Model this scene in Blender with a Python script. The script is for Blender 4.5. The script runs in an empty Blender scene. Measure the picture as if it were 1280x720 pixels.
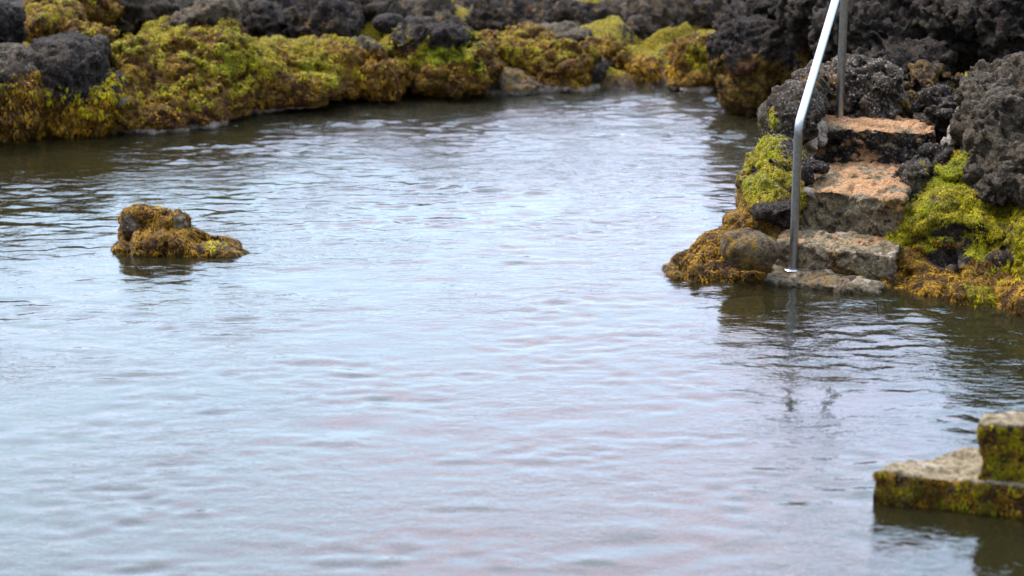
import bpy, bmesh, math, random
import numpy as np
from mathutils import Vector, Matrix

random.seed(4)
S = bpy.context.scene
COL = S.collection

# ------------------------------------------------------------------ camera
CAM_H, PITCH, LENS = 3.2, math.radians(15.5), 85.0
F = LENS / 36.0 * 1280.0            # focal length in pixels of the 1280 px photo
cp, sp = math.cos(PITCH), math.sin(PITCH)


def ray(px, py):
    a, b = (px - 640.0) / F, (360.0 - py) / F
    return np.array([a, cp + b * sp, -sp + b * cp])


def at(px, py, h=0.0):              # point of the sight line at height h
    r = ray(px, py)
    t = (h - CAM_H) / r[2]
    return np.array([r[0] * t, r[1] * t, h])


def aty(px, py, Y):                 # point of the sight line at distance Y
    r = ray(px, py)
    t = Y / r[1]
    return np.array([r[0] * t, Y, CAM_H + r[2] * t])


def mpp(Y, z=0.2):                  # metres per pixel there
    return (Y * cp + (CAM_H - z) * sp) / F


cam_d = bpy.data.cameras.new('camera')
cam_d.lens = LENS
cam_d.sensor_width = 36.0
cam_d.clip_end = 2000
cam_d.dof.use_dof = True
cam_d.dof.focus_distance = 12.3
cam_d.dof.aperture_fstop = 2.0
cam = bpy.data.objects.new('camera', cam_d)
COL.objects.link(cam)
cam.location = (0, 0, CAM_H)
cam.rotation_euler = (math.pi / 2 - PITCH, 0, 0)
S.camera = cam

# ------------------------------------------------------------------ numpy noise
M32 = np.uint32


def _hash(ix, iy, iz, seed):
    with np.errstate(over='ignore'):
        h = (ix.astype(np.int64).astype(M32) * M32(374761393) + iy.astype(np.int64).astype(M32) * M32(668265263)
             + iz.astype(np.int64).astype(M32) * M32(2147483647 - 1274126177) + M32(seed * 2654435761 % 4294967296))
        h = (h ^ (h >> M32(13))) * M32(1274126177)
        h = (h ^ (h >> M32(16))) * M32(2246822519)
        h = h ^ (h >> M32(15))
    return h


_G = np.random.RandomState(7).normal(size=(256, 3))
_G /= np.linalg.norm(_G, axis=1)[:, None]


def perlin(P, seed=0):
    I = np.floor(P)
    f = P - I
    u = f * f * f * (f * (f * 6 - 15) + 10)
    out = 0
    for dx in (0, 1):
        wx = u[:, 0] if dx else 1 - u[:, 0]
        for dy in (0, 1):
            wy = u[:, 1] if dy else 1 - u[:, 1]
            for dz in (0, 1):
                wz = u[:, 2] if dz else 1 - u[:, 2]
                g = _G[_hash(I[:, 0] + dx, I[:, 1] + dy, I[:, 2] + dz, seed) & M32(255)]
                d = g[:, 0] * (f[:, 0] - dx) + g[:, 1] * (f[:, 1] - dy) + g[:, 2] * (f[:, 2] - dz)
                out = out + wx * wy * wz * d
    return out * 1.6


def fbm(P, freq, octs=4, seed=0, gain=0.5):
    o, a, s = 0, 1.0, 0
    for k in range(octs):
        o = o + a * perlin(P * freq + 17.3 * k, seed + k)
        s += a
        a *= gain
        freq *= 2.03
    return o / s


def ridged(P, freq, octs=4, seed=0):
    o, a, s = 0, 1.0, 0
    for k in range(octs):
        o = o + a * (1 - 2 * np.abs(perlin(P * freq + 9.1 * k, seed + k)))
        s += a
        a *= 0.5
        freq *= 2.07
    return o / s


def worley(P, freq, seed=0):
    Q = P * freq
    I = np.floor(Q)
    f = Q - I
    f1 = np.full(len(P), 9.0)
    f2 = np.full(len(P), 9.0)
    cell = np.zeros(len(P))
    for dx in (-1, 0, 1):
        for dy in (-1, 0, 1):
            for dz in (-1, 0, 1):
                h = _hash(I[:, 0] + dx, I[:, 1] + dy, I[:, 2] + dz, seed)
                jx = (h & M32(1023)) / 1023.0
                jy = ((h >> M32(10)) & M32(1023)) / 1023.0
                jz = ((h >> M32(20)) & M32(1023)) / 1023.0
                d = np.sqrt((dx + jx - f[:, 0]) ** 2 + (dy + jy - f[:, 1]) ** 2 + (dz + jz - f[:, 2]) ** 2)
                m = d < f1
                f2 = np.where(m, f1, np.minimum(f2, d))
                cell = np.where(m, ((h >> M32(5)) & M32(255)) / 255.0, cell)
                f1 = np.where(m, d, f1)
    return f1, f2, cell


def sstep(a, b, x):
    t = np.clip((x - a) / (b - a), 0, 1)
    return t * t * (3 - 2 * t)


# ------------------------------------------------------------------ materials
class NT:
    def __init__(self, name):
        self.m = bpy.data.materials.new(name)
        self.m.use_nodes = True
        self.t = self.m.node_tree
        self.t.nodes.clear()
        self.out = self.n('ShaderNodeOutputMaterial')

    def n(self, kind, **kw):
        nd = self.t.nodes.new(kind)
        for k, v in kw.items():
            setattr(nd, k, v)
        return nd

    def l(self, a, b):
        self.t.links.new(a, b)

    def val(self, sock, v):
        if isinstance(v, bpy.types.NodeSocket):
            self.l(v, sock)
        elif isinstance(v, (tuple, list)) and len(v) == 3 and sock.type == 'RGBA':
            sock.default_value = (*v, 1)
        else:
            sock.default_value = v

    def noise(self, vec, scale, detail=4, rough=0.55, dist=0.0):
        nd = self.n('ShaderNodeTexNoise')
        self.l(vec, nd.inputs['Vector'])
        nd.inputs['Scale'].default_value = scale
        nd.inputs['Detail'].default_value = detail
        nd.inputs['Roughness'].default_value = rough
        nd.inputs['Distortion'].default_value = dist
        return nd.outputs['Fac']

    def math(self, op, a, b=0.0, c=0.0, clamp=False):
        nd = self.n('ShaderNodeMath', operation=op, use_clamp=clamp)
        self.val(nd.inputs[0], a)
        self.val(nd.inputs[1], b)
        if op in ('MULTIPLY_ADD',):
            self.val(nd.inputs[2], c)
        return nd.outputs[0]

    def ss(self, x, a, b, lo=0.0, hi=1.0):
        nd = self.n('ShaderNodeMapRange', interpolation_type='SMOOTHSTEP')
        self.val(nd.inputs['Value'], x)
        self.val(nd.inputs['From Min'], a)
        self.val(nd.inputs['From Max'], b)
        self.val(nd.inputs['To Min'], lo)
        self.val(nd.inputs['To Max'], hi)
        return nd.outputs['Result']

    def mix(self, f, a, b):
        nd = self.n('ShaderNodeMix', data_type='RGBA')
        self.val(nd.inputs[0], f)
        self.val(nd.inputs[6], a)
        self.val(nd.inputs[7], b)
        return nd.outputs[2]


def rock_material():
    T = NT('lava_rock')
    pos = T.n('ShaderNodeNewGeometry').outputs['Position']
    A = T.n('ShaderNodeAttribute', attribute_name='mska')
    B = T.n('ShaderNodeAttribute', attribute_name='mskb')
    sa = T.n('ShaderNodeSeparateColor'); T.l(A.outputs['Color'], sa.inputs[0])
    sb = T.n('ShaderNodeSeparateColor'); T.l(B.outputs['Color'], sb.inputs[0])
    moss, ochre, orange, pale = sa.outputs[0], sa.outputs[1], sa.outputs[2], A.outputs['Alpha']
    green, tone, speck, wet = sb.outputs[0], sb.outputs[1], sb.outputs[2], B.outputs['Alpha']
    n_lo = T.noise(pos, 7, 5)
    n1 = T.noise(pos, 28, 7, 0.62)
    n2 = T.noise(pos, 85, 5, 0.6)
    n3 = T.noise(pos, 260, 3, 0.6)
    # bare rock: dark basalt to paler brown-grey concrete-like stone
    fine = T.ss(T.math('ADD', T.math('MULTIPLY', n1, 0.6), T.math('MULTIPLY', n2, 0.4)), 0.36, 0.64)
    dark = T.mix(fine, (0.0035, 0.0025, 0.0018), (0.052, 0.038, 0.029))
    purple = T.mix(T.ss(n_lo, 0.5, 0.66), dark, T.mix(fine, (0.005, 0.003, 0.003), (0.046, 0.029, 0.024)))
    light = T.mix(fine, (0.15, 0.110, 0.058), (0.47, 0.365, 0.215))
    base = T.mix(tone, purple, light)

    def mask(a, w, noise, lo=0.4, hi=0.62):
        return T.ss(T.math('ADD', a, T.math('MULTIPLY', T.math('SUBTRACT', noise, 0.5), w)), lo, hi)
    # ochre weed
    oc = T.mix(T.ss(n1, 0.34, 0.66), (0.030, 0.014, 0.003), (0.30, 0.165, 0.018))
    oc = T.mix(T.ss(n_lo, 0.47, 0.60), oc, T.mix(T.ss(n2, 0.35, 0.65), (0.022, 0.009, 0.004), (0.14, 0.050, 0.014)))
    c = T.mix(mask(ochre, 1.5, n1), base, oc)
    # moss
    mo = T.mix(T.ss(n2, 0.33, 0.62), (0.034, 0.025, 0.002), (0.36, 0.265, 0.004))
    gr = T.mix(T.ss(n2, 0.33, 0.62), (0.040, 0.042, 0.002), (0.28, 0.28, 0.003))
    mo = T.mix(T.ss(T.math('ADD', green, T.math('MULTIPLY', T.math('SUBTRACT', n_lo, 0.5), 1.6)), 0.4, 0.85), mo, gr)
    c = T.mix(mask(moss, 1.5, n1), c, mo)
    # orange iron stain and pale crust
    org = T.mix(T.ss(n2, 0.35, 0.65), (0.40, 0.19, 0.075), (0.66, 0.38, 0.19))
    c = T.mix(mask(orange, 0.55, n1, 0.40, 0.62), c, org)
    pl = T.mix(T.ss(n2, 0.34, 0.6), (0.36, 0.29, 0.225), (0.58, 0.485, 0.39))
    c = T.mix(mask(pale, 0.8, n1), c, pl)
    # barnacle specks
    vo = T.n('ShaderNodeTexVoronoi')
    T.l(pos, vo.inputs['Vector']); vo.inputs['Scale'].default_value = 50
    sp_ = T.math('MULTIPLY', T.ss(vo.outputs['Distance'], 0.42, 0.24), T.ss(n2, 0.44, 0.54))
    c = T.mix(T.math('MULTIPLY', sp_, speck), c, (0.42, 0.36, 0.36))
    # damp band
    c = T.mix(T.math('MULTIPLY', wet, 0.8), c, T.mix(0.75, c, (0.0, 0.0, 0.0)))
    bs = T.n('ShaderNodeBsdfPrincipled')
    T.l(c, bs.inputs['Base Color'])
    T.l(T.ss(T.math('ADD', wet, T.math('MULTIPLY', n2, 0.4)), 0.1, 1.1, 0.9, 0.35), bs.inputs['Roughness'])
    bs.inputs['Specular IOR Level'].default_value = 0.22
    hgt = T.math('ADD', T.math('ADD', T.math('MULTIPLY', n1, 1.6), n2), T.math('MULTIPLY', n3, 0.45))
    bp = T.n('ShaderNodeBump')
    bp.inputs['Strength'].default_value = 1.0
    bp.inputs['Distance'].default_value = 0.028
    T.l(hgt, bp.inputs['Height'])
    T.l(bp.outputs[0], bs.inputs['Normal'])
    T.l(bs.outputs[0], T.out.inputs[0])
    return T.m


def steel_material():
    T = NT('brushed_steel')
    pos = T.n('ShaderNodeTexCoord').outputs['Object']
    n = T.noise(pos, 60, 4)
    bs = T.n('ShaderNodeBsdfPrincipled')
    T.l(T.mix(T.ss(n, 0.3, 0.7), (0.32, 0.32, 0.32), (0.40, 0.40, 0.40)), bs.inputs['Base Color'])
    bs.inputs['Metallic'].default_value = 1.0
    T.l(T.ss(n, 0.3, 0.7, 0.28, 0.4), bs.inputs['Roughness'])
    T.l(bs.outputs[0], T.out.inputs[0])
    return T.m


def water_material():
    T = NT('pool_water')
    geo = T.n('ShaderNodeNewGeometry')
    pos = geo.outputs['Position']
    mp = T.n('ShaderNodeMapping'); mp.inputs['Scale'].default_value = (0.55, 1.0, 1.0)
    T.l(pos, mp.inputs['Vector'])
    n1 = T.noise(mp.outputs[0], 18, 4, 0.55, 0.4)
    n2 = T.noise(mp.outputs[0], 38, 2, 0.5)
    patch = T.ss(T.noise(pos, 1.1, 3), 0.38, 0.62, 0.35, 1.0)
    h = T.math('MULTIPLY', T.math('ADD', n1, T.math('MULTIPLY', n2, 0.45)), patch)
    sxx = T.n('ShaderNodeSeparateXYZ'); T.l(pos, sxx.inputs[0])
    h = T.math('MULTIPLY', h, T.ss(sxx.outputs['Y'], 12.5, 15.5, 1.0, 2.1))
    bp = T.n('ShaderNodeBump')
    bp.inputs['Strength'].default_value = 1.0
    bp.inputs['Distance'].default_value = 0.0048
    T.l(h, bp.inputs['Height'])
    fr = T.n('ShaderNodeFresnel'); fr.inputs['IOR'].default_value = 1.42
    T.l(bp.outputs[0], fr.inputs['Normal'])
    gl = T.n('ShaderNodeBsdfAnisotropic'); gl.inputs['Roughness'].default_value = 0.065
    gl.inputs['Color'].default_value = (1, 1, 1, 1)
    T.l(bp.outputs[0], gl.inputs['Normal'])
    # wind-ruffled open water at the far side, calmer water in the lee of the banks
    sx_ = T.n('ShaderNodeSeparateXYZ'); T.l(pos, sx_.inputs[0])
    wind = T.math('MULTIPLY', T.ss(sx_.outputs['Y'], 12.5, 15.2), T.ss(T.math('ADD', sx_.outputs['X'], T.noise(pos, 1.6, 3)), -1.9, -0.4))
    T.l(T.math('MULTIPLY_ADD', wind, 0.115, 0.05), gl.inputs['Roughness'])
    tr = T.n('ShaderNodeBsdfTransparent'); tr.inputs['Color'].default_value = (0.62, 0.60, 0.42, 1)
    df = T.n('ShaderNodeBsdfDiffuse'); df.inputs['Color'].default_value = (0.05, 0.045, 0.018, 1)
    body = T.n('ShaderNodeMixShader'); body.inputs[0].default_value = 0.22
    T.l(tr.outputs[0], body.inputs[1]); T.l(df.outputs[0], body.inputs[2])
    mx = T.n('ShaderNodeMixShader')
    T.l(fr.outputs[0], mx.inputs[0]); T.l(body.outputs[0], mx.inputs[1]); T.l(gl.outputs[0], mx.inputs[2])
    T.l(mx.outputs[0], T.out.inputs[0])
    return T.m


ROCK = rock_material()
STEEL = steel_material()
WATER = water_material()


# ------------------------------------------------------------------ tagging
def tag(o, label=None, cat=None, group=None, kind=None):
    if label: o['label'] = label
    if cat: o['category'] = cat
    if group: o['group'] = group
    if kind: o['kind'] = kind
    return o


def empty(name, loc):
    o = bpy.data.objects.new(name, None)
    COL.objects.link(o)
    o.location = loc
    o.empty_display_size = 0.2
    return o


def link_mesh(name, me, parent=None, origin=None):
    o = bpy.data.objects.new(name, me)
    COL.objects.link(o)
    if origin is not None:
        me.transform(Matrix.Translation(-Vector(origin)))
        o.location = origin
    if parent:
        o.parent = parent
        o.location = Vector(o.location) - parent.location
    return o


# ------------------------------------------------------------------ rock builder
def get_vn(me):
    n = len(me.vertices)
    co = np.empty(n * 3, np.float32); me.vertices.foreach_get('co', co)
    me.update()
    no = np.empty(n * 3, np.float32); me.vertex_normals.foreach_get('vector', no)
    return co.reshape(-1, 3).astype(np.float64), no.reshape(-1, 3).astype(np.float64)


def set_v(me, P):
    me.vertices.foreach_set('co', P.astype(np.float32).ravel())
    me.update()


def write_masks(me, ch):
    n = len(me.vertices)
    z = np.zeros(n)
    for name, keys in (('mska', ('moss', 'ochre', 'orange', 'pale')), ('mskb', ('green', 'tone', 'speck', 'wet'))):
        at_ = me.attributes.new(name, 'FLOAT_COLOR', 'POINT')
        d = np.stack([np.clip(ch.get(k, z), 0, 1) + z for k in keys], 1).astype(np.float32)
        at_.data.foreach_set('color', d.ravel())


def spot_mask(P, spots, ch):
    """spots: (point, radius, channel, strength)"""
    for i, (c, r, k, s) in enumerate(spots):
        r = np.array(r if hasattr(r, '__len__') else (r, r, r))
        q = (P - c) / r
        wob = 0.35 * fbm(P, 9, 3, 60 + i)
        w = 1 - sstep(0.55, 1.15, np.sqrt((q ** 2).sum(1)) + wob)
        v = ch.get(k, np.zeros(len(P)))
        ch[k] = v * (1 - w) + s * w if s < 0.05 or k == 'tone' else np.maximum(v, s * w)


def rock_fields(P, N, st):
    z = P[:, 2]
    w1 = fbm(P, 3.0, 4, 31)
    w2 = fbm(P, 8.0, 3, 41)
    zz = z + 0.16 * w1 + 0.05 * w2
    ch = {}
    m0, m1, mh = st.get('moss', (0.1, 0.35, 0.0))      # from, to, amount
    mband = sstep(m0 - 0.08, m0 + 0.06, zz) * (1 - sstep(m1 - 0.08, m1 + 0.12, zz))
    ch['moss'] = mh * mband * (0.55 + 0.45 * np.clip(N[:, 2] + 0.5, 0, 1)) + 0.9 * mband * mh * w1 + 0.3 * mband * mh * w2
    och, oa = st.get('ochre', (0.2, 0.8))
    ch['ochre'] = oa * (1 - sstep(och - 0.08, och + 0.12, zz))
    ch['green'] = np.clip(st.get('green', 0.3) + 1.2 * fbm(P, 2.3, 3, 77), 0, 1)
    ch['tone'] = np.clip(st.get('tone', 0.12) + 0.15 * fbm(P, 4, 3, 51), 0, 1)
    ch['speck'] = np.full(len(P), st.get('speck', 0.15))
    ch['wet'] = 1 - sstep(0.02, 0.09, z + 0.03 * w2)
    ch['wet'] = ch['wet'] * (1 - 0.85 * st.get('rim', 0.0))
    ch['pale'] = st.get('rim', 0.0) * (1 - sstep(0.02, 0.055, z + 0.03 * w2)) * sstep(-0.03, 0.0, z)
    return ch


STRATA = np.array(Matrix.Rotation(0.5, 3, 'Y') @ Matrix.Rotation(0.35, 3, 'X')) @ np.diag([0.75, 0.8, 1.5])


def finish(me, st, spots=()):
    """displace a dense mesh along its normals and write its masks"""
    a = st.get('amp', 1.0)
    seed = st.get('seed', 1)
    P, N = get_vn(me)
    P0 = P + 3.7 * seed
    f = st.get('freq', 1.0)
    W = np.stack([fbm(P0, 3 * f, 2, s) for s in (1, 2, 3)], 1) * 0.14
    d = 0.13 * fbm(P0, 2.2 * f, 3, 11) * a
    f1, f2, cell = worley(P0 + W, 3.6 * f, 5)
    rd = ridged(P0 + W, 2.6 * f, 3, 15)
    d += a * (0.075 * (cell - 0.5) * sstep(0.0, 0.2, f2 - f1) - 0.03 * np.exp(-(f2 - f1) / 0.05) - 0.07 * sstep(0.62, 0.95, rd))
    set_v(me, P + N * (d + 0.015 * a)[:, None])
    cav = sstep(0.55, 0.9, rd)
    P, N = get_vn(me)
    P0 = P + 3.7 * seed
    lump = st.get('lump', 0.5)
    Q = P0 @ STRATA
    f1, f2, cell = worley(Q + W * 0.6, 11 * f, 6)
    rd = ridged(Q + W, 6.5 * f, 4, 21)
    r2 = ridged(P0 + W * 0.5, 15 * f, 3, 23)
    d = a * st.get('mid', 1.0) * (0.030 * (0.3 - rd) - 0.030 * sstep(0.55, 0.85, rd) + 0.018 * (cell - 0.5) * sstep(0, 0.25, f2 - f1)
             + lump * (0.016 * (0.5 - f1) - 0.012 * np.exp(-(f2 - f1) / 0.10)) - 0.016 * sstep(0.5, 0.85, r2))
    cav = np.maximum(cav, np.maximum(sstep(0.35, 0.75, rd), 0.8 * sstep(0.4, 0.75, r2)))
    d = d + 0.012 * a
    set_v(me, P + N * d[:, None])
    P, N = get_vn(me)
    P0 = P + 3.7 * seed
    f1, f2, cell = worley(P0, 30, 8)
    d = a * (lump * 0.009 * (0.5 - f1) + 0.011 * fbm(P0, 26, 3, 25) * st.get('mid', 1.0))
    for (c, r, dep) in st.get('holes', ()):
        q = np.sqrt((((P - c) / r) ** 2).sum(1))
        d = d - dep * (1 - sstep(0.6, 1.1, q + 0.3 * fbm(P, 30, 2, 9)))
    if st.get('pits'):
        p1, p2, pc = worley(P, 26, 88)
        d -= st['pits'] * (1 - sstep(0.12, 0.26, p1)) * (pc > 0.55)
    set_v(me, P + N * d[:, None])
    P, N = get_vn(me)
    ch = rock_fields(P, N, st)
    fn = st.get('paint')
    if fn: fn(P, N, ch)
    spot_mask(P, spots, ch)
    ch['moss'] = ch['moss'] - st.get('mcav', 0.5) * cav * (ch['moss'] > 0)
    write_masks(me, ch)
    me.polygons.foreach_set('use_smooth', np.ones(len(me.polygons), bool))
    me.materials.clear(); me.materials.append(ROCK)
    me.update()


def remesh(bm, voxel, relax=3):
    tmp = bpy.data.meshes.new('tmp'); bm.to_mesh(tmp); bm.free()
    o = bpy.data.objects.new('tmp', tmp); COL.objects.link(o)
    m = o.modifiers.new('r', 'REMESH'); m.mode = 'VOXEL'; m.voxel_size = voxel
    dg = bpy.context.evaluated_depsgraph_get()
    me = bpy.data.meshes.new_from_object(o.evaluated_get(dg))
    bpy.data.objects.remove(o); bpy.data.meshes.remove(tmp)
    # relax the voxel steps
    b = bmesh.new(); b.from_mesh(me)
    for _ in range(relax):
        bmesh.ops.smooth_vert(b, verts=b.verts, factor=0.5, use_axis_x=True, use_axis_y=True, use_axis_z=True)
    b.to_mesh(me); b.free()
    return me


def blob(bm, c, r, rot=(0, 0, 0), sq=0.0, seed=0):
    """a boulder core: an ellipsoid pushed towards a box by sq and cut by random planes"""
    res = bmesh.ops.create_icosphere(bm, subdivisions=4, radius=1.0)
    R = Matrix.Rotation(rot[2], 3, 'Z') @ Matrix.Rotation(rot[1], 3, 'Y') @ Matrix.Rotation(rot[0], 3, 'X')
    rnd = random.Random(seed)
    planes = []
    for _ in range(7):
        v = Vector((rnd.gauss(0, 1), rnd.gauss(0, 1), rnd.gauss(0.2, 0.8))).normalized()
        planes.append((v, rnd.uniform(0.80, 0.97)))
    for v in res['verts']:
        n = v.co.normalized()
        s = (1 - sq) + sq / max(abs(n.x), abs(n.y), abs(n.z)) * 0.9
        p = n * s
        for (q, d) in planes:
            k = p.dot(q)
            if k > d: p = p - q * (k - d) * 0.85
        p = Vector((p.x * r[0], p.y * r[1], p.z * r[2]))
        v.co = R @ p + Vector(c)


def moss_material():
    T = NT('moss_strands')
    A = T.n('ShaderNodeAttribute', attribute_name='tint')
    bs = T.n('ShaderNodeBsdfPrincipled')
    T.l(A.outputs['Color'], bs.inputs['Base Color'])
    bs.inputs['Roughness'].default_value = 0.75
    bs.inputs['Specular IOR Level'].default_value = 0.08
    T.l(bs.outputs[0], T.out.inputs[0])
    return T.m


MOSS = moss_material()


def fuzz(o, count, length, width, seed=1, name='moss'):
    """fine strands of moss and weed lying downhill over the mossy and weedy parts of a rock"""
    me = o.data
    P, N = get_vn(me)
    n = len(P)
    A = np.empty(n * 4, np.float32); me.attributes['mska'].data.foreach_get('color', A); A = A.reshape(-1, 4)
    B = np.empty(n * 4, np.float32); me.attributes['mskb'].data.foreach_get('color', B); B = B.reshape(-1, 4)
    Wp = P + np.array(o.location) + (np.array(o.parent.location) if o.parent else 0)
    r = np.random.RandomState(seed)
    nz = 1.2 * fbm(Wp, 14, 4, 5)
    mo = (A[:, 0] + 0.5 * nz > 0.5); oc = (A[:, 1] + 0.5 * nz > 0.5) & ~mo
    ok = np.where((mo | oc) & (A[:, 3] < 0.45) & (Wp[:, 2] > -0.01) & (N[:, 1] < 0.55))[0]
    if len(ok) == 0: return
    idx = r.choice(ok, count)
    p, nn = P[idx] + r.normal(size=(count, 3)) * 0.004, N[idx]
    down = np.array([0, 0, -1.0]) + r.normal(size=(count, 3)) * 0.3
    t = down - nn * (down * nn).sum(1)[:, None]
    t /= np.linalg.norm(t, axis=1)[:, None] + 1e-6
    sd_ = np.cross(nn, t)
    L = length * (0.5 + r.rand(count)) ; Wd = width * (0.6 + 0.8 * r.rand(count))
    clump = np.clip(0.75 + 0.8 * fbm(Wp[idx], 30, 2, 8), 0.3, 1)
    L = L * clump
    lift = (0.04 + 0.18 * r.rand(count))
    rows = []
    for f, wf, lf in ((0, 1, -0.08), (0.55, 0.9, 1.0), (1.0, 0.25, 0.75)):
        c = p + t * (L * f)[:, None] + nn * (L * lift * lf * 0.6)[:, None]
        rows.append(c - sd_ * (Wd * wf / 2)[:, None]); rows.append(c + sd_ * (Wd * wf / 2)[:, None])
    co = np.stack(rows, 1).reshape(-1, 3)
    base = np.arange(count)[:, None] * 6
    q = np.concatenate([base + np.array([0, 1, 3, 2]), base + np.array([2, 3, 5, 4])], 1).reshape(-1, 4)
    m = bpy.data.meshes.new(name)
    m.vertices.add(len(co)); m.vertices.foreach_set('co', co.astype(np.float32).ravel())
    m.loops.add(q.size); m.loops.foreach_set('vertex_index', q.astype(np.int32).ravel())
    m.polygons.add(len(q)); m.polygons.foreach_set('loop_start', np.arange(0, q.size, 4, dtype=np.int32))
    m.update(calc_edges=True)
    g = np.clip(B[idx, 0] + 0.5 * fbm(Wp[idx], 6, 3, 71) + 0.12 * r.normal(size=count), 0, 1)[:, None]
    k = np.clip(0.47 + 1.4 * fbm(Wp[idx] * np.array([1.0, 1.0, 0.45]), 16, 4, 72) + 0.18 * r.normal(size=count), 0, 1)[:, None]
    yel = (1 - k) * np.array([0.060, 0.042, 0.002]) + k * np.array([0.50, 0.375, 0.004])
    grn = (1 - k) * np.array([0.045, 0.045, 0.002]) + k * np.array([0.36, 0.36, 0.003])
    och = (1 - k) * np.array([0.035, 0.014, 0.003]) + k * np.array([0.42, 0.215, 0.014])
    c = np.where(mo[idx][:, None], (1 - g) * yel + g * grn, och)
    c = np.repeat(np.concatenate([c, np.ones((count, 1))], 1), 6, axis=0)
    a_ = m.attributes.new('tint', 'FLOAT_COLOR', 'POINT'); a_.data.foreach_set('color', c.astype(np.float32).ravel())
    m.materials.append(MOSS)
    h = bpy.data.objects.new(name, m); COL.objects.link(h); h.parent = o
    return h


NROCK = [0]


def rock(name, label, cat, blobs, voxel=0.014, group=None, spots=(), **st):
    """blobs: (px, py, half width px, half height px, Y, half depth m[, roll degrees])"""
    bm = bmesh.new()
    NROCK[0] += 1
    st.setdefault('seed', NROCK[0])
    for i, b in enumerate(blobs):
        px, py, rx, ry, Y, rd = b[:6]
        roll = math.radians(b[6]) if len(b) > 6 else 0
        c = aty(px, py, Y); k = mpp(Y, c[2])
        blob(bm, c, (rx * k, rd, ry * k / cp), (0, roll, 0), st.get('sq', 0.25), NROCK[0] * 10 + i)
    me = remesh(bm, voxel)
    sp_ = []
    for s in spots:          # px, py, radius px, Y, channel, strength
        px, py, r, Y, k, v = s
        c = aty(px, py, Y); q = mpp(Y, c[2])
        rr = (r if hasattr(r, '__len__') else (r, r))
        sp_.append((c, (rr[0] * q, max(rr) * q * 1.3, rr[1] * q / cp), k, v))
    finish(me, st, sp_)
    me.name = name
    c = np.array([v.co for v in me.vertices]).mean(0) if len(me.vertices) < 10 else get_vn(me)[0].mean(0)
    o = link_mesh(name, me, origin=(c[0], c[1], 0.0))
    tag(o, label, cat, group)
    fz = st.get('fuzz')
    if fz: fuzz(o, fz[0], fz[1], fz[2], NROCK[0], fz[3] if len(fz) > 3 else 'moss')
    return o


# ------------------------------------------------------------------ ground with the pool hollow
POOL = [at(*p) for p in ((-60, 190), (60, 176), (150, 167), (300, 147), (345, 128), (480, 121), (600, 116), (760, 113),
                         (905, 116), (985, 118), (1010, 128))]
POOL = [(p[0], p[1]) for p in POOL] + [(2.0, 14.2), (3.1, 13.4), (3.5, 12), (3.3, 10), (3.2, 8.6), (3.0, 7.4), (2.4, 5.9), (0.5, 5.3), (-2.0, 5.5),
                                       (-4.2, 7.0), (-4.9, 9.5), (-5.0, 12.0), (-4.6, 14.2)]


def pool_sd(x, y):
    d = np.full(x.shape, 1e9); inside = np.zeros(x.shape, bool)
    n = len(POOL)
    for i in range(n):
        ax, ay = POOL[i]; bx, by = POOL[(i + 1) % n]
        ex, ey = bx - ax, by - ay
        t = np.clip(((x - ax) * ex + (y - ay) * ey) / (ex * ex + ey * ey), 0, 1)
        d = np.minimum(d, np.hypot(x - ax - t * ex, y - ay - t * ey))
        c = ((ay > y) != (by > y)) & (x < (bx - ax) * (y - ay) / (by - ay + 1e-12) + ax)
        inside ^= c
    return np.where(inside, -d, d)


def axis(lo, hi, step, far):
    a = list(np.arange(lo, hi, step))
    s = step; x = lo; left = []
    while x > -far:
        s *= 1.25; x -= s; left.append(x)
    s = step; x = a[-1]; right = []
    while x < far:
        s *= 1.25; x += s; right.append(x)
    return np.array(left[::-1] + a + right)


def grid_mesh(name, xs, ys, Z):
    nx, ny = len(xs), len(ys)
    X, Y = np.meshgrid(xs, ys)
    co = np.stack([X, Y, Z], -1).reshape(-1, 3)
    i = np.arange(nx * ny).reshape(ny, nx)
    q = np.stack([i[:-1, :-1], i[:-1, 1:], i[1:, 1:], i[1:, :-1]], -1).reshape(-1, 4)
    me = bpy.data.meshes.new(name)
    me.vertices.add(len(co)); me.vertices.foreach_set('co', co.astype(np.float32).ravel())
    me.loops.add(q.size); me.loops.foreach_set('vertex_index', q.astype(np.int32).ravel())
    me.polygons.add(len(q)); me.polygons.foreach_set('loop_start', np.arange(0, q.size, 4, dtype=np.int32))
    me.update(calc_edges=True)
    me.polygons.foreach_set('use_smooth', np.ones(len(q), bool))
    return me


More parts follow.
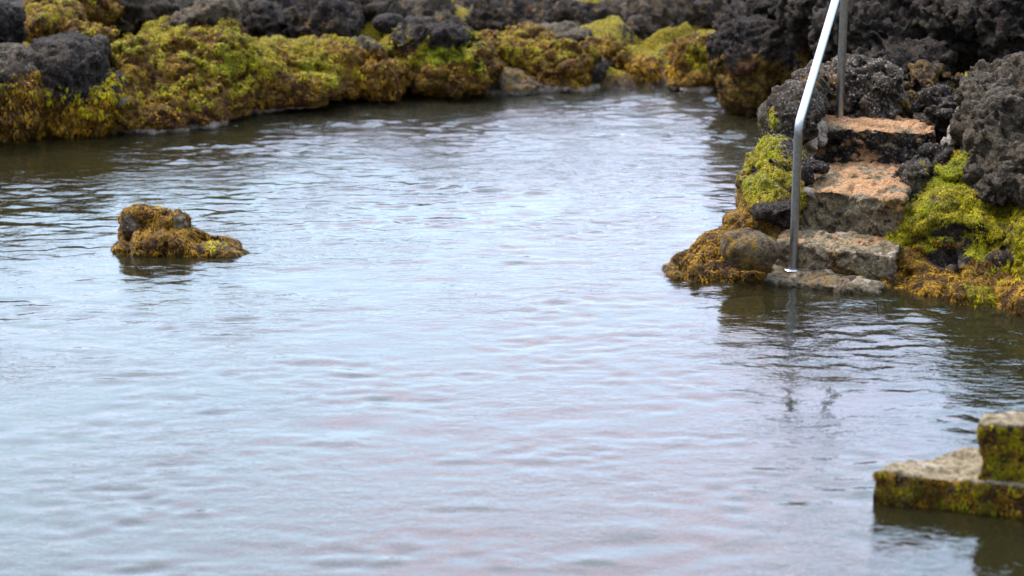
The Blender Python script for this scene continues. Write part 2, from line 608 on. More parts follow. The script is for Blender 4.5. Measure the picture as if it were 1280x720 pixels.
def build_ground():
    xs = axis(-4.4, 4.0, 0.035, 900); ys = axis(5.0, 20.0, 0.035, 900)
    X, Y = np.meshgrid(xs, ys)
    x, y = X.ravel(), Y.ravel()
    P = np.stack([x, y, np.zeros_like(x)], 1)
    near = (np.abs(x) < 40) & (np.abs(y - 10) < 40)
    sd = pool_sd(x, y)
    sd = sd + 0.12 * fbm(P, 1.5, 3, 3)
    hi = 0.34 * (1 - np.exp(-np.clip(sd, 0, 9) / 0.22)) + 0.07 * np.clip(sd, 0, 4.5) + 0.06 * fbm(P, 0.7, 3, 5) * np.clip(sd, 0, 2)
    lo = -np.minimum(0.75, 0.12 + 0.55 * np.clip(-sd, 0, 9))
    z = np.where(sd > 0, hi - 0.12, lo)
    z = np.where((sd > 0) & (sd < 0.3), -0.12 + (hi) * 1.0, z)
    f1, f2, cell = worley(P + 0.15 * np.stack([fbm(P, 2, 2, 1), fbm(P, 2, 2, 2), 0 * x], 1), 2.2, 5)
    land = sstep(-0.1, 0.35, sd)
    z = z + land * near * (0.22 * (cell - 0.45) * sstep(0, 0.3, f2 - f1) + 0.08 * fbm(P, 5, 4, 9)
                           - 0.05 * np.exp(-(f2 - f1) / 0.08)) + 0.03 * fbm(P, 6, 3, 19)
    me = grid_mesh('ground', xs, ys, z.reshape(X.shape))
    P, N = get_vn(me)
    st = dict(moss=(0.12, 0.42, 0.75), ochre=(0.2, 0.75), green=0.2, tone=0.05)
    ch = rock_fields(P, N, st)
    under = 1 - sstep(-0.12, -0.02, P[:, 2])
    ch['moss'] *= 1 - under; ch['ochre'] = np.maximum(ch['ochre'] * (1 - under), 0.42 * under)
    ch['wet'] *= 1 - under; ch['tone'] = np.where(under > 0.5, 0.35, ch['tone'])
    write_masks(me, ch)
    me.materials.append(ROCK)
    o = link_mesh('ground', me); tag(o, kind='structure')


def build_water():
    xs = np.arange(-6.5, 4.5, 0.028); ys = np.arange(4.6, 19.5, 0.022)
    X, Y = np.meshgrid(xs, ys)
    r = np.random.RandomState(3)
    Z = np.zeros(X.shape)
    Pq = np.stack([X.ravel() * 0.5, Y.ravel() * 0.9, 0 * X.ravel()], 1)
    patch = (0.75 + 0.9 * fbm(Pq, 0.8, 3, 4)).reshape(X.shape)
    patch2 = np.clip(0.7 + 1.6 * fbm(Pq, 1.6, 3, 14).reshape(X.shape), 0.1, 2)
    Pe = np.stack([X.ravel() * 1.1, Y.ravel() * 2.6, 0 * X.ravel()], 1)
    env = np.clip(0.62 + 2.6 * fbm(Pe, 1.0, 3, 44), 0.22, 2.3).reshape(X.shape)
    wx = X + 0.10 * fbm(Pq, 1.3, 2, 24).reshape(X.shape)
    wy = Y + 0.10 * fbm(Pq, 1.3, 2, 34).reshape(X.shape)
    for k in range(70):
        lam = 0.07 * (7.0 ** r.rand())
        th = math.radians(-90 + r.normal() * 34 + 8)
        kk = 2 * math.pi / lam
        amp = 0.0027 * lam * (0.5 + r.rand()) * (1.12 if lam < 0.16 else (0.16 / lam) ** 1.45)
        ph = kk * (wx * math.cos(th) + wy * math.sin(th)) + r.rand() * 6.28
        s = np.sin(ph)
        Z += amp * (s + 0.25 * np.cos(2 * ph)) * (env if lam < 0.22 else patch2)
    Z *= 0.85 + 1.2 * sstep(11.5, 16.0, Y) * sstep(-3.4, -1.2, X)
    me = grid_mesh('water', xs, ys, Z)
    me.materials.append(WATER)
    o = link_mesh('water', me); tag(o, kind='structure')


build_ground()
build_water()


# ------------------------------------------------------------------ stairs cut in stone
def slab(bm, tops, depth):
    """tops: corner points of the upper face, front left, front right, back right, back left"""
    t = [bm.verts.new(Vector(p)) for p in tops]
    b = [bm.verts.new(Vector(p) - Vector((0, 0, depth))) for p in tops]
    bm.faces.new(t)
    bm.faces.new(b[::-1])
    n = len(tops)
    for i in range(n):
        j = (i + 1) % n
        bm.faces.new((t[j], t[i], b[i], b[j]))
    bmesh.ops.recalc_face_normals(bm, faces=bm.faces)


def paint_step(top_orange=0.0, riser_orange=0.0, riser_tone=0.6, olive=0.5, pale=0.6, riser_moss=0.2):
    def f(P, N, ch):
        up = sstep(0.35, 0.75, N[:, 2])
        w = fbm(P, 5, 4, 61); w2 = fbm(P, 14, 3, 62)
        ch['moss'] = riser_moss * (1 - up) * (0.9 + 1.6 * w)
        ch['ochre'] = olive * (1 - up) * (0.75 + 1.5 * w + .5 * w2 - 1.0 * sstep(-0.1, .25, fbm(P, 7, 2, 99)) * .4)
        ch['green'] = 0 * w + 0.15
        ch['orange'] = up * (top_orange + 0.9 * w) + (1 - up) * (riser_orange + .4 * w + .7 * w2)
        if top_orange == 0: ch['orange'] = ch['orange'] * 0
        ch['tone'] = np.clip(up * 0.8 + (1 - up) * riser_tone + 0.5 * w2, 0, 1)
        ch['pale'] = up * (pale + 0.6 * w2) * (1 - np.clip(ch['orange'] * 1.6, 0, 1)) + (1 - up) * 0.25 * w2
        ch['speck'] = 0.35 * (1 - up); ch['tone'] = np.clip(ch['tone'] - 0.5 * (1 - up) * sstep(0.0, 0.35, fbm(P, 11, 3, 15)), 0, 1)
        ch['wet'] = 1 - sstep(0.0, 0.05, P[:, 2])
    return f


stair = empty('stone_stairs', tuple(at(1030, 352)))
tag(stair, 'rough worn stone stairs with orange stained treads climbing out of the pool', 'stairs')
H0, H1, H2, H3 = 0.026, 0.16, 0.36, 0.545


def step(tops, depth, paint, spots=(), voxel=0.0085, **st):
    bm = bmesh.new(); slab(bm, tops, depth)
    me = remesh(bm, voxel, 10)
    st.setdefault('amp', 0.36); st.setdefault('lump', 1.0); st.setdefault('pits', 0.012)
    st['paint'] = paint; st['seed'] = 50
    finish(me, st, [(at(a, b, h), r, k, s) for (a, b, h, r, k, s) in spots])
    me.name = 'step'
    return link_mesh('step', me, stair, origin=tuple(np.array(tops).mean(0) - [0, 0, depth]))


step([at(955, 349, H0), at(1100, 364, H0), at(1125, 335, H0), at(965, 325, H0)], 0.45,
     paint_step(0, 0, 0.8, 0.6, 0.35, 0.6), spots=[(1000, 348, H0, .16, 'moss', .42), (1070, 354, H0, .16, 'moss', .40), (1040, 350, H0, .2, 'ochre', .5)])
step([at(972, 301, H1), at(1122, 319, H1), at(1135, 285, H1), at(985, 275, H1)], 0.5,
     paint_step(0.22, 0.05, 0.9, 0.52, 0.42, 0.38), spots=[(1040, 296, H1, 0.05, 'orange', .55), (1060, 300, H1, .04, 'orange', .55)],
     holes=[(at(1062, 318, H1 - .05), .012, .01)])
hY = at(1040, 292, H1)[1]
step([at(996, 234, H2), at(1128, 250, H2), at(1162, 196, H2), at(1003, 186, H2)], 0.6,
     paint_step(0.6, 0.1, 0.95, 0.5, 0.7, 0.25),
     holes=[(aty(1031, 279, 12.15), .017, .03), (aty(1047, 281, 12.1), .020, .035), (aty(1025, 258, 12.15), .016, .02),
            (aty(1087, 290, 12.0), .012, .02), (aty(1037, 246, 12.15), .012, .015)],
     spots=[(1070, 232, H2, .10, 'orange', .95), (1050, 215, H2, .10, 'orange', .8), (1030, 203, H2, .08, 'orange', .9),
            (1095, 238, H2, .06, 'orange', .9), (1010, 236, H2, .05, 'pale', .8), (1015, 262, H2 - .09, (.07, .1, .07), 'pale', .5), (1090, 270, H2 - .1, (.05, .1, .06), 'pale', .45)])
step([at(1005, 157, H3), at(1165, 166, H3), at(1175, 146, H3), at(1015, 141, H3)], 0.6,
     paint_step(0.75, 0.30, 0.05, 0.62, 0.35, 0.0),
     spots=[(1020, 162, H3, (.09, .12, .10), 'pale', .95), (1020, 162, H3, (.09, .12, .10), 'orange', 0.0),
            (1012, 180, H3 - .06, (.05, .1, .08), 'pale', .8), (1075, 156, H3, .1, 'orange', .9), (1115, 158, H3, .1, 'orange', .95),
            (1000, 172, H3, .05, 'pale', .9)],
     holes=[(aty(1060, 163, 12.85), .02, .02), (aty(1078, 176, 12.85), .015, .02), (aty(1099, 170, 12.85), .015, .02),
            (aty(1112, 195, 12.85), .013, .02), (aty(1045, 180, 12.85), .04, .04)])


# ------------------------------------------------------------------ handrail
def tube(name, pts, r, parent, mat=STEEL, seg=28, bend=0.05):
    """one tube along a polyline with rounded bends"""
    pts = [Vector(p) for p in pts]
    path = [pts[0]]
    for i in range(1, len(pts) - 1):
        a = (pts[i - 1] - pts[i]).normalized(); b = (pts[i + 1] - pts[i]).normalized()
        p0, p1, p2 = pts[i] + a * bend, pts[i], pts[i] + b * bend
        for k in range(9):
            t = k / 8
            path.append((1 - t) ** 2 * p0 + 2 * t * (1 - t) * p1 + t * t * p2)
    path.append(pts[-1])
    bm = bmesh.new(); rings = []
    ref = Vector((1, 0, 0))
    for i, p in enumerate(path):
        d = (path[min(i + 1, len(path) - 1)] - path[max(i - 1, 0)]).normalized()
        u = (ref - d * ref.dot(d)).normalized(); v = d.cross(u)
        rings.append([bm.verts.new(p + r * (math.cos(2 * math.pi * k / seg) * u + math.sin(2 * math.pi * k / seg) * v)) for k in range(seg)])
    for a, b in zip(rings, rings[1:]):
        for k in range(seg):
            bm.faces.new((a[k], a[(k + 1) % seg], b[(k + 1) % seg], b[k]))
    bmesh.ops.recalc_face_normals(bm, faces=bm.faces)
    me = bpy.data.meshes.new(name); bm.to_mesh(me); bm.free()
    for p in me.polygons: p.use_smooth = True
    me.materials.append(mat)
    return link_mesh(name, me, parent, origin=tuple(pts[0]))


def lathe(name, base, prof, parent, mat=STEEL, seg=32):
    bm = bmesh.new(); rings = []
    for (r, z) in prof:
        rings.append([bm.verts.new((r * math.cos(2 * math.pi * k / seg), r * math.sin(2 * math.pi * k / seg), z)) for k in range(seg)])
    for a, b in zip(rings, rings[1:]):
        for k in range(seg):
            bm.faces.new((a[k], a[(k + 1) % seg], b[(k + 1) % seg], b[k]))
    bm.faces.new(rings[0][::-1]); bm.faces.new(rings[-1])
    bmesh.ops.recalc_face_normals(bm, faces=bm.faces)
    me = bpy.data.meshes.new(name); bm.to_mesh(me); bm.free()
    me.materials.append(mat)
    o = link_mesh(name, me, parent); o.location = Vector(base) - parent.location
    return o


p1 = Vector(at(991, 337, H0)); p2 = Vector(at(1049, 150, H3))
rail = empty('handrail', tuple(p1))
tag(rail, 'stainless steel tube handrail with two posts standing on the stone stairs', 'handrail')
RT = 0.0222
k1 = Vector(aty(997.5, 156, p1.y)); k1.x = p1.x + 0.006
top2 = Vector(aty(1056, -42, p2.y)); top2.x = p2.x + 0.004
tube('post', [p1 - Vector((0, 0, .03)), k1 - Vector((0, 0, 0.054))], RT, rail)
d = (top2 - k1).normalized()
tube('sloping_rail', [k1 - Vector((0, 0, 0.054)), k1, top2, top2 - Vector((0, 0, .1))], RT, rail, bend=0.05)
tube('post', [p2 - Vector((0, 0, .03)), top2 - Vector((0, 0, 0.101))], RT, rail)
for p in (p1, p2):
    lathe('flange', p + Vector((0, 0, -0.004)), [(0.045, 0), (0.045, 0.006), (0.040, 0.010), (0.028, 0.011), (0.027, 0.016)], rail)

# ------------------------------------------------------------------ rocks round the stairs
R1 = 'rocks built round the stone stairs'
rock('mossy_rock', 'tall rock left of the steel handrail with yellow green moss down its outer side', 'rock',
     [(990, 165, 32, 50, 12.85, .26, 16), (968, 215, 36, 44, 12.55, .26, 14), (958, 260, 40, 44, 12.3, .26), (985, 280, 34, 56, 12.4, .22),
      (1010, 125, 22, 30, 13.1, .2), (945, 300, 48, 42, 12.2, .25)],
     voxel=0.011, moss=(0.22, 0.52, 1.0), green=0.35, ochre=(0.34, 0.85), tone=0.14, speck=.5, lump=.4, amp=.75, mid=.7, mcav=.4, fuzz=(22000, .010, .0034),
     spots=[(950, 225, 40, 12.2, 'moss', 1), (955, 190, 36, 12.5, 'moss', 1), (942, 240, 14, 12.1, 'green', 1), (972, 195, 18, 12.5, 'green', .8),
            (970, 150, 22, 12.75, 'moss', .9), (982, 122, 14, 12.95, 'moss', .8), (1005, 105, 26, 12.95, 'ochre', .5), (1000, 250, 22, 12.2, 'moss', .2)])
rock('brown_rock', 'low brown weed covered rock sloping into the water at the foot of the stairs', 'rock',
     [(868, 340, 40, 16, 11.86, .2, -14), (900, 322, 40, 26, 12.0, .24, -20), (940, 325, 38, 34, 12.0, .2), (905, 345, 66, 24, 11.85, .24)],
     voxel=0.010, ochre=(0.5, 1.0), moss=(0.1, 0.4, 0.25), amp=.5, lump=.8, group=R1, fuzz=(9000, .016, .004, 'weed'))
rock('round_boulder', 'smooth round brown boulder resting at the left of the lowest stairs', 'boulder',
     [(938, 311, 37, 24, 11.66, .12, 8)], voxel=0.008, amp=.28, sq=.1, ochre=(0.5, .5), moss=(0.0, .5, .35), tone=.5)
rock('dark_boulder', 'dark overhanging boulder above the round brown one, left of the front handrail post', 'boulder',
     [(962, 262, 32, 17, 12.05, .14, -6), (972, 276, 24, 12, 12.1, .12)], voxel=0.009, amp=.45, sq=.2, ochre=(0.3, .2), moss=(0.1, .6, .35), tone=.08)
rock('speckled_rock', 'dark rock with white specks behind the rear handrail post', 'rock',
     [(1045, 122, 42, 40, 13.35, .22, -12), (1098, 118, 36, 38, 13.3, .22), (1075, 105, 40, 26, 13.45, .22), (1100, 140, 30, 22, 13.2, .15)],
     voxel=0.010, moss=(2, 3, 0), ochre=(0.0, 0), tone=.2, speck=1.0, amp=.8,
     spots=[(1035, 105, 30, 13.2, 'ochre', .5), (1020, 120, 20, 13.2, 'ochre', .45)])
rock('crusted_stone', 'white crusted stone at the left end of the top step behind the rail', 'stone',
     [(1016, 166, 20, 14, 12.85, .09), (1006, 182, 14, 16, 12.75, .08)], voxel=0.008, amp=.4, moss=(2, 3, 0), ochre=(0, 0), tone=.7, speck=.4,
     spots=[(1016, 162, 28, 12.8, 'pale', .85)])
rock('dark_lump', 'small dark purple lump of lava on the left end of the upper tread', 'rock',
     [(1018, 208, 20, 9, 12.42, .09), (1004, 198, 14, 10, 12.5, .08), (1004, 215, 12, 16, 12.3, .08)], voxel=0.008, amp=.4, moss=(2, 3, 0), ochre=(0, 0), tone=.03, speck=.4)
rock('brown_lava_rock', 'brown lumpy rock between the white speckled rock and the dark lava wall', 'rock',
     [(1170, 112, 38, 22, 13.6, .2), (1150, 122, 20, 24, 13.45, .12), (1150, 140, 26, 14, 13.3, .12)], voxel=0.011,
     moss=(2, 3, 0), ochre=(0.9, .5), tone=.2, lump=1.6,
     spots=[(1155, 138, 20, 13.2, 'moss', 1), (1160, 130, 14, 13.2, 'green', 1), (1160, 148, 18, 13.1, 'pale', .8)])
rock('purple_rock', 'purplish black rock wedge at the right end of the top step', 'rock',
     [(1172, 155, 26, 34, 13.05, .18, -10), (1190, 165, 26, 40, 13.0, .16), (1150, 192, 22, 20, 12.75, .16), (1168, 212, 36, 26, 12.5, .22), (1146, 226, 22, 18, 12.3, .14)],
     voxel=0.010, moss=(2, 3, 0), ochre=(0, .1), tone=.06, speck=.5,
     spots=[(1160, 215, 26, 12.2, 'moss', .6), (1146, 225, 16, 12.2, 'moss', .6), (1180, 215, 14, 12.3, 'moss', 1), (1150, 220, 26, 12.2, 'tone', .3)])
rock('pale_seam', 'pale grey mortar seam running down between the purple rock and the lumpy lava', 'mortar',
     [(1209, 136, 9, 22, 12.66, .04, 25), (1197, 160, 10, 22, 12.6, .05, 32), (1186, 180, 12, 14, 12.55, .05, 40)], voxel=0.007, amp=.25, moss=(2, 3, 0), ochre=(0, 0), tone=1.0, rim=0,
     spots=[(1200, 150, 60, 12.7, 'pale', .8)])
rock('mossy_flank', 'big rock flank right of the stairs, bright yellow green moss above dark hollows', 'rock',
     [(1172, 296, 56, 62, 12.1, .38), (1225, 305, 64, 70, 12.05, .42), (1196, 228, 34, 34, 12.4, .3), (1295, 315, 60, 74, 11.9, .5),
      (1136, 300, 28, 42, 12.1, .22), (1240, 345, 60, 44, 11.8, .3), (1160, 345, 45, 26, 11.8, .25), (1124, 325, 26, 40, 11.98, .2)],
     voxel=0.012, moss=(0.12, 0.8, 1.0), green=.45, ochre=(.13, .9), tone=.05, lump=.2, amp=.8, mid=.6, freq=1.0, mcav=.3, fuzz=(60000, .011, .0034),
     spots=[(1150, 262, 45, 11.75, 'moss', 1), (1150, 255, 30, 11.8, 'green', .9), (1190, 222, 30, 12.1, 'moss', 1), (1185, 215, 30, 12.1, 'green', 1),
            (1250, 260, 30, 11.6, 'moss', 1), (1118, 330, 26, 11.8, 'moss', 0), (1190, 322, (30, 14), 11.72, 'moss', 0), (1250, 318, (26, 18), 11.5, 'moss', 0), (1222, 232, (12, 30), 12, 'moss', 0), (1190, 322, (34, 16), 11.72, 'ochre', 0),
            (1240, 365, 40, 11.4, 'moss', .7)])
rock('lumpy_lava', 'tall lumpy grey black lava wall at the right edge above the moss', 'rock',
     [(1250, 165, 50, 66, 12.3, .34), (1300, 140, 60, 80, 12.5, .4), (1245, 115, 40, 34, 12.8, .3), (1275, 205, 56, 50, 12.1, .28),
      (1228, 200, 26, 50, 12.4, .2), (1245, 225, 32, 36, 12.0, .25), (1290, 240, 40, 40, 11.95, .3), (1330, 250, 60, 90, 12.1, .5), (1270, 95, 30, 26, 12.8, .25)],
     voxel=0.012, moss=(2, 3, 0), ochre=(0, 0), tone=.2, lump=1.8, amp=.72, speck=.2)
rock('weedy_rock', 'low rust brown rock at the waterline right of the lowest step', 'rock',
     [(1122, 360, 32, 18, 11.66, .18), (1165, 364, 45, 20, 11.56, .2), (1225, 372, 50, 24, 11.42, .22), (1290, 382, 50, 30, 11.25, .24)],
     voxel=0.011, ochre=(.5, .9), moss=(.06, .4, .5), green=.4, amp=.5, lump=.5, group=R1, rim=.3, fuzz=(14000, .016, .004, 'weed'),
     spots=[(1230, 365, 35, 11.2, 'moss', .9), (1130, 358, 40, 11.5, 'moss', 0)])

# ------------------------------------------------------------------ rock in the open water
rock('islet_rock', 'small ochre weed covered rock standing alone in the open water', 'rock',
     [(172, 286, 24, 28, 12.42, .12, -6), (196, 282, 30, 20, 12.42, .13), (222, 280, 14, 13, 12.36, .08), (210, 306, 54, 20, 12.32, .2),
      (264, 314, 50, 13, 12.3, .17, 5), (178, 314, 40, 18, 12.3, .16), (235, 334, 70, 24, 12.3, .2)],
     voxel=0.008, ochre=(1, 1), moss=(.02, .3, .45), green=-.5, amp=.42, lump=.6, fuzz=(9000, .014, .004, 'weed'),
     spots=[(155, 282, 20, 12.3, 'ochre', 0), (155, 282, 20, 12.3, 'moss', 0), (155, 282, 20, 12.3, 'tone', .3), (226, 276, 12, 12.3, 'ochre', 0.0), (226, 276, 12, 12.3, 'moss', 0.0),
            (226, 276, 12, 12.3, 'tone', .6), (185, 275, 22, 12.3, 'moss', 0), (265, 302, 30, 12.2, 'moss', .7)])

# ------------------------------------------------------------------ left and far bank
rock('bank_boulder', 'grey brown boulder at the left edge of the picture with ochre weed at its foot', 'boulder',
     [(20, 120, 46, 62, 15.2, .35), (-30, 120, 50, 70, 15.1, .4)], voxel=.02, moss=(.1, .5, .5), ochre=(.42, .75), tone=.18, speck=.3, amp=.6, lump=.3, fuzz=(5000, .03, .007))
rock('bank_boulder', 'black knob of rock at the top left corner of the picture', 'boulder',
     [(0, 32, 22, 24, 15.6, .25)], voxel=.02, moss=(2, 3, 0), ochre=(0, 0), tone=0.0)
rock('bank_boulder', 'big dark rounded boulder with a smooth black top near the left edge', 'boulder',
     [(85, 105, 50, 60, 15.35, .35), (75, 70, 42, 26, 15.45, .3), (120, 130, 40, 40, 15.35, .3)], voxel=.018, moss=(.1, .42, .75), green=.2, ochre=(.26, .85), tone=.05, amp=.6, lump=.3, fuzz=(7000, .03, .007),
     spots=[(70, 60, 50, 15.2, 'moss', 0), (70, 110, 20, 15, 'ochre', .1), (110, 115, 24, 14.95, 'moss', .9), (140, 108, 18, 15, 'green', 1)])
rock('bank_boulder', 'small dark grey knob leaning on the right shoulder of the big rounded boulder', 'boulder',
     [(120, 66, 18, 18, 15.6, .16)], voxel=.018, moss=(2, 3, 0), ochre=(0, 0), tone=.12, amp=.6)
rock('mossy_mound', 'wide mound of green and gold moss under the brown ridge on the left bank', 'rock',
     [(215, 115, 80, 52, 15.75, .4), (175, 100, 50, 54, 15.8, .4), (275, 100, 66, 55, 16.0, .4), (240, 66, 72, 38, 16.1, .35), (190, 145, 64, 24, 15.5, .25),
      (150, 130, 30, 36, 15.45, .25), (310, 110, 34, 34, 16.0, .25)],
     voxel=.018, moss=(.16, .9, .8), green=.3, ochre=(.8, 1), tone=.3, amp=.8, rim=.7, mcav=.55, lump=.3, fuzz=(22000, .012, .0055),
     spots=[(245, 46, (75, 14), 15.9, 'moss', .1), (245, 46, (75, 14), 15.9, 'ochre', .35), (290, 60, 26, 15.9, 'moss', .2),
            (200, 55, 28, 15.6, 'moss', 1), (165, 60, 30, 15.6, 'green', 1), (200, 95, 22, 15.4, 'green', 1),
            (260, 80, 30, 15.6, 'moss', 1), (215, 128, 34, 15.4, 'moss', .1), (270, 120, 22, 15.6, 'moss', 0),
            (150, 120, 16, 15.2, 'moss', 0), (150, 122, 14, 15.2, 'ochre', 0), (285, 75, (16, 26), 15.7, 'moss', .1), (225, 85, (24, 10), 15.5, 'moss', 0)])
rock('slanting_slab', 'grey slab with a pale sloping edge lying on top of the mossy mound', 'rock',
     [(235, 25, 60, 12, 16.3, .25, -24), (270, 22, 26, 30, 16.4, .3)], voxel=.018, moss=(2, 3, 0), ochre=(2, .36), tone=.22, amp=.6, sq=.5)
rock('moss_hump', 'small golden moss hump behind the big rounded boulder', 'rock',
     [(115, 42, 34, 16, 16.1, .2), (60, 30, 40, 22, 16.3, .25)], voxel=.02, moss=(0, 2, .7), green=.1, ochre=(2, 1), amp=.7, fuzz=(7000, .012, .0055))
rock('moss_hump', 'yellow green moss cushion between two dark rocks at the upper left', 'rock',
     [(90, 12, 60, 26, 16.8, .3)], voxel=.022, moss=(0, 2, .5), green=.1, ochre=(2, .75), amp=.9, tone=.25, fuzz=(7000, .012, .0055))
rock('mossy_bank', 'low bank of bright yellow moss, brown at its foot, left of the grey knob', 'rock',
     [(375, 82, 70, 36, 16.4, .35), (330, 100, 44, 40, 16.1, .28), (420, 82, 46, 36, 16.5, .3), (360, 108, 84, 20, 16.1, .22), (400, 105, 60, 18, 16.35, .2)], voxel=.018,
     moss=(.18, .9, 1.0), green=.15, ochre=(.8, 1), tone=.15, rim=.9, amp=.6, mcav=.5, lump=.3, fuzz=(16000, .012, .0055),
     spots=[(390, 70, 45, 16, 'moss', 1), (310, 75, 18, 16, 'green', 1)])
rock('knob_rock', 'grey purple knob above a brown wedge of rock on the far bank', 'rock',
     [(458, 75, 26, 28, 16.5, .2), (470, 98, 34, 26, 16.4, .22), (445, 100, 22, 22, 16.4, .2)], voxel=.018, moss=(.2, .5, .5), ochre=(.34, .95), tone=.22, amp=.6, lump=.3, rim=.5, fuzz=(4000, .03, .007, 'weed'))
rock('black_stone', 'smooth black oval stone on the slope above the grey knob', 'stone',
     [(486, 28, 19, 10, 17.0, .12)], voxel=.016, moss=(2, 3, 0), ochre=(0, 0), tone=0, amp=.3, sq=.1)
rock('capped_rock', 'dark rock on the far bank, lime green moss on its ledge, yellow right end', 'rock',
     [(545, 65, 50, 36, 16.75, .3), (560, 92, 60, 26, 16.6, .28), (598, 88, 22, 26, 16.55, .22), (515, 75, 30, 34, 16.65, .25)], voxel=.018,
     moss=(.24, .46, .75), green=.5, ochre=(.34, .85), tone=.02, amp=1.0, lump=.4, fuzz=(10000, .012, .0055),
     spots=[(480, 55, 22, 16.4, 'moss', 1), (560, 68, 20, 16.4, 'moss', 1), (600, 78, 24, 16.3, 'moss', 1), (560, 68, 30, 16.4, 'green', 1), (505, 68, 18, 16.3, 'green', 1), (505, 68, 14, 16.3, 'moss', 1)])
rock('tan_ledge', 'low tan ledge at the waterline right of the capped dark rock', 'rock',
     [(645, 108, 44, 14, 16.75, .22), (625, 98, 26, 16, 16.8, .2)], voxel=.018, moss=(2, 3, 0), ochre=(.25, .5), tone=.75, amp=.5, rim=.6)
rock('weed_slope', 'brown and olive weed slope in the middle of the far bank', 'rock',
     [(650, 75, 60, 34, 17.1, .3), (700, 90, 60, 30, 17.0, .3), (745, 80, 46, 36, 17.15, .3), (690, 105, 60, 14, 16.85, .2)], voxel=.018,
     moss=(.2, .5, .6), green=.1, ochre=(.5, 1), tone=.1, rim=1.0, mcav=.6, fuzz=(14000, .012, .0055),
     spots=[(630, 65, 25, 16.8, 'moss', 1), (745, 65, 15, 16.8, 'moss', 1), (760, 90, 25, 16.8, 'ochre', 0)])
rock('grey_topped_boulder', 'rounded boulder with a grey top above the brown weed slope', 'boulder',
     [(700, 48, 44, 18, 17.25, .25)], voxel=.018, moss=(0, .3, .3), ochre=(.1, .4), tone=.3, amp=.5)
rock('rust_rock', 'rust coloured rock at the waterline left of the yellow moss patch', 'rock',
     [(830, 92, 32, 24, 17.0, .22), (800, 95, 30, 24, 17.05, .2)], voxel=.018, moss=(.3, .6, .6), ochre=(2, 1), amp=.7, rim=1, fuzz=(5000, .03, .008, 'weed'))
rock('yellow_moss_rock', 'rock with a glowing yellow moss patch at the right end of the far bank', 'rock',
     [(870, 72, 36, 28, 17.0, .25), (880, 100, 36, 18, 16.85, .2), (860, 105, 30, 10, 16.8, .15)], voxel=.018, moss=(.2, 2, .7), green=.0, ochre=(.5, .9), tone=.4, amp=.7, rim=1, fuzz=(7000, .012, .0055),
     spots=[(875, 70, 26, 16.7, 'moss', 1), (875, 70, 26, 16.7, 'green', .02)])
# dark lava behind the banks
BK = [
    ('broken black lava ridge above the upper left moss', [(170, 14, 90, 24, 17.2, .5), (130, 10, 70, 20, 17.5, .4)], .18),
    ('charcoal lava ridge right of the slanting slab', [(340, 32, 55, 36, 17.2, .4), (395, 30, 60, 32, 17.4, .4)], .02),
    ('brown black lava crest over the black oval stone', [(470, 16, 75, 26, 17.8, .4), (520, 30, 50, 26, 17.6, .3)], .12),
    ('black lava crest above the lime green ledge', [(610, 30, 65, 36, 18.0, .45), (660, 26, 60, 32, 18.0, .4)], .03),
    ('dark lava crest in the middle of the skyline', [(740, 34, 70, 34, 18.0, .45), (790, 28, 60, 34, 18.2, .4)], .06),
    ('brown tinged lava crest above the yellow moss patch', [(830, 38, 60, 34, 17.8, .4), (880, 28, 60, 34, 17.9, .4)], .1),
]
for lab, bl, tn in BK:
    rock('lava_crest', lab, 'lava rock', bl, voxel=.026, moss=(2, 3, 0), ochre=(0.55, .35), tone=tn, lump=1.5, amp=1.1,
         group='dark lava crests behind the pool')
rock('overhanging_boulder', 'black overhanging boulder with ochre weed beneath, standing in the water behind the stairs', 'boulder',
     [(955, 60, 66, 50, 16.2, .5), (940, 105, 40, 45, 16.05, .3), (985, 115, 55, 40, 16.2, .4), (1010, 70, 50, 55, 16.0, .4)],
     voxel=.018, moss=(.1, .3, .25), ochre=(.36, .75), tone=.05, lump=1.3, amp=.8,
     spots=[(940, 95, 28, 15.7, 'ochre', .9), (1010, 75, 20, 15.6, 'ochre', .8)])
rock('lava_hill', 'broad charcoal lava hill filling the upper right corner behind the stairs', 'lava rock',
     [(1090, 40, 80, 52, 15.0, .6), (1180, 30, 80, 60, 14.9, .6), (1260, 30, 80, 60, 14.6, .6), (1040, 20, 60, 40, 15.6, .5), (1130, 80, 70, 30, 14.4, .35), (1000, 0, 90, 40, 16.6, .6), (1340, 40, 90, 80, 14.4, .6)],
     voxel=.018, moss=(2, 3, 0), ochre=(0, 0), tone=.05, lump=1.8, amp=1.1, speck=.05)

# ------------------------------------------------------------------ landing in the lower right corner
land = empty('concrete_landing', tuple(at(1200, 640)))
tag(land, 'low concrete landing with mossy sides in the lower right corner', 'landing')


def block(name, tops, depth, **st):
    bm = bmesh.new(); slab(bm, tops, depth)
    me = remesh(bm, .011)
    st.setdefault('amp', .22); st.setdefault('lump', .3); st['seed'] = 71

    def pt(P, N, ch):
        up = sstep(.45, .8, N[:, 2]); w = fbm(P, 6, 3, 3)
        ch['moss'] = (1 - up) * (st['m'] + .7 * w) + up * 0.2 * w; ch['green'] = .35 + w
        ch['ochre'] = (1 - up) * (.6 + .6 * w) + up * .1
        ch['tone'] = up * 1.0 + (1 - up) * .1; ch['pale'] = up * (.36 + .4 * w); ch['orange'] = up * (.44 + .3 * w) * st['o'] * 1.4
        ch['speck'] = 0 * w; ch['wet'] = 1 - sstep(.0, .08, P[:, 2])
    st['paint'] = pt
    finish(me, st)
    me.name = name
    return link_mesh(name, me, land, origin=tuple(np.array(tops).mean(0) - [0, 0, depth]))


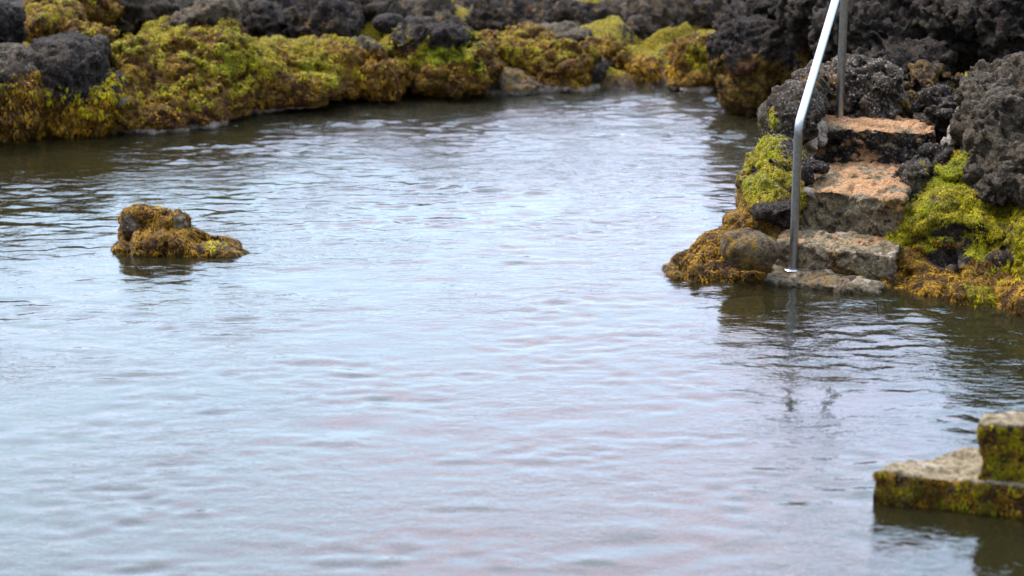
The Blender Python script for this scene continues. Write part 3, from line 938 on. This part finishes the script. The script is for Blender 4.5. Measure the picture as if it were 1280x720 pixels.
LA, LB = 0.13, 0.35
block('lower_step', [at(1090, 588, LA), at(1640, 640, LA), at(1660, 575, LA), at(1205, 560, LA), at(1118, 575, LA)], .9, m=.62, p=.2, o=.5)
block('upper_step', [at(1224, 529, LB), at(1680, 545, LB), at(1680, 505, LB), at(1300, 503, LB), at(1236, 516, LB)], .9, m=.85, p=.7, o=.6)
for part in list(land.children):
    fuzz(part, 7000, .010, .0035, 5)

# ------------------------------------------------------------------ sky and sun
SUN_EL, SUN_AZ = 52, -52      # degrees; azimuth from +Y towards +X
w = bpy.data.worlds.new('World'); S.world = w; w.use_nodes = True
nt = w.node_tree; nt.nodes.clear()
N_ = nt.nodes.new
out = N_('ShaderNodeOutputWorld'); bg = N_('ShaderNodeBackground')
sky = N_('ShaderNodeTexSky'); sky.sky_type = 'NISHITA'; sky.sun_disc = False
sky.sun_elevation = math.radians(SUN_EL); sky.sun_rotation = math.radians(SUN_AZ)
sky.dust_density = 2.0
tc = N_('ShaderNodeTexCoord')
nz = N_('ShaderNodeTexNoise'); nz.inputs['Scale'].default_value = 3.4; nz.inputs['Detail'].default_value = 5
nt.links.new(tc.outputs['Generated'], nz.inputs['Vector'])
rp = N_('ShaderNodeValToRGB')
e = rp.color_ramp.elements
e[0].position = .36; e[0].color = (9.3, 13.1, 15.8, 1)
e[1].position = .64; e[1].color = (13.2, 12.5, 16.0, 1)
m_ = rp.color_ramp.elements.new(.5); m_.color = (10.3, 12.6, 16.9, 1)
nt.links.new(nz.outputs['Fac'], rp.inputs[0])
def vm(op, a, b=None):
    m = N_('ShaderNodeMath'); m.operation = op
    for i, v in enumerate((a, b)):
        if v is None: continue
        if isinstance(v, bpy.types.NodeSocket): nt.links.new(v, m.inputs[i])
        else: m.inputs[i].default_value = v
    return m.outputs[0]


sx = N_('ShaderNodeSeparateXYZ'); nt.links.new(tc.outputs['Generated'], sx.inputs[0])
dp = N_('ShaderNodeVectorMath'); dp.operation = 'DOT_PRODUCT'; nt.links.new(tc.outputs['Generated'], dp.inputs[0])
dp.inputs[1].default_value = Vector((0.0, 0.70, 0.71)).normalized()
glow = N_('ShaderNodeMapRange'); glow.interpolation_type = 'SMOOTHSTEP'
nt.links.new(dp.outputs['Value'], glow.inputs['Value']); glow.inputs['From Min'].default_value = 0.15; glow.inputs['From Max'].default_value = 0.95
glow.inputs['To Max'].default_value = 1.22
lum = vm('ADD', vm('ADD', vm('MULTIPLY', vm('MAXIMUM', sx.outputs['Z'], 0.0), 0.6), 0.1), glow.outputs[0])
lm = N_('ShaderNodeVectorMath'); lm.operation = 'SCALE'
nt.links.new(rp.outputs[0], lm.inputs[0]); nt.links.new(lum, lm.inputs['Scale'])
mx = N_('ShaderNodeMix'); mx.data_type = 'RGBA'; mx.inputs[0].default_value = .85
nt.links.new(sky.outputs[0], mx.inputs[6]); nt.links.new(lm.outputs[0], mx.inputs[7])
nt.links.new(mx.outputs[2], bg.inputs['Color'])
bg.inputs['Strength'].default_value = 0.13
nt.links.new(bg.outputs[0], out.inputs[0])

sd = bpy.data.lights.new('sun', 'SUN'); sd.energy = 3.0; sd.angle = math.radians(9); sd.color = (1, .92, .80)
so = bpy.data.objects.new('sun', sd); COL.objects.link(so)
el, az = math.radians(SUN_EL), math.radians(SUN_AZ)
dirv = Vector((math.sin(az) * math.cos(el), math.cos(az) * math.cos(el), math.sin(el)))
so.rotation_euler = dirv.to_track_quat('Z', 'Y').to_euler()
so.location = (0, 12, 15)

S.view_settings.view_transform = 'Standard'
S.view_settings.look = 'None'
S.view_settings.gamma = 1
S.view_settings.exposure = 0.7
S.cycles.max_bounces = 6
S.cycles.transparent_max_bounces = 6
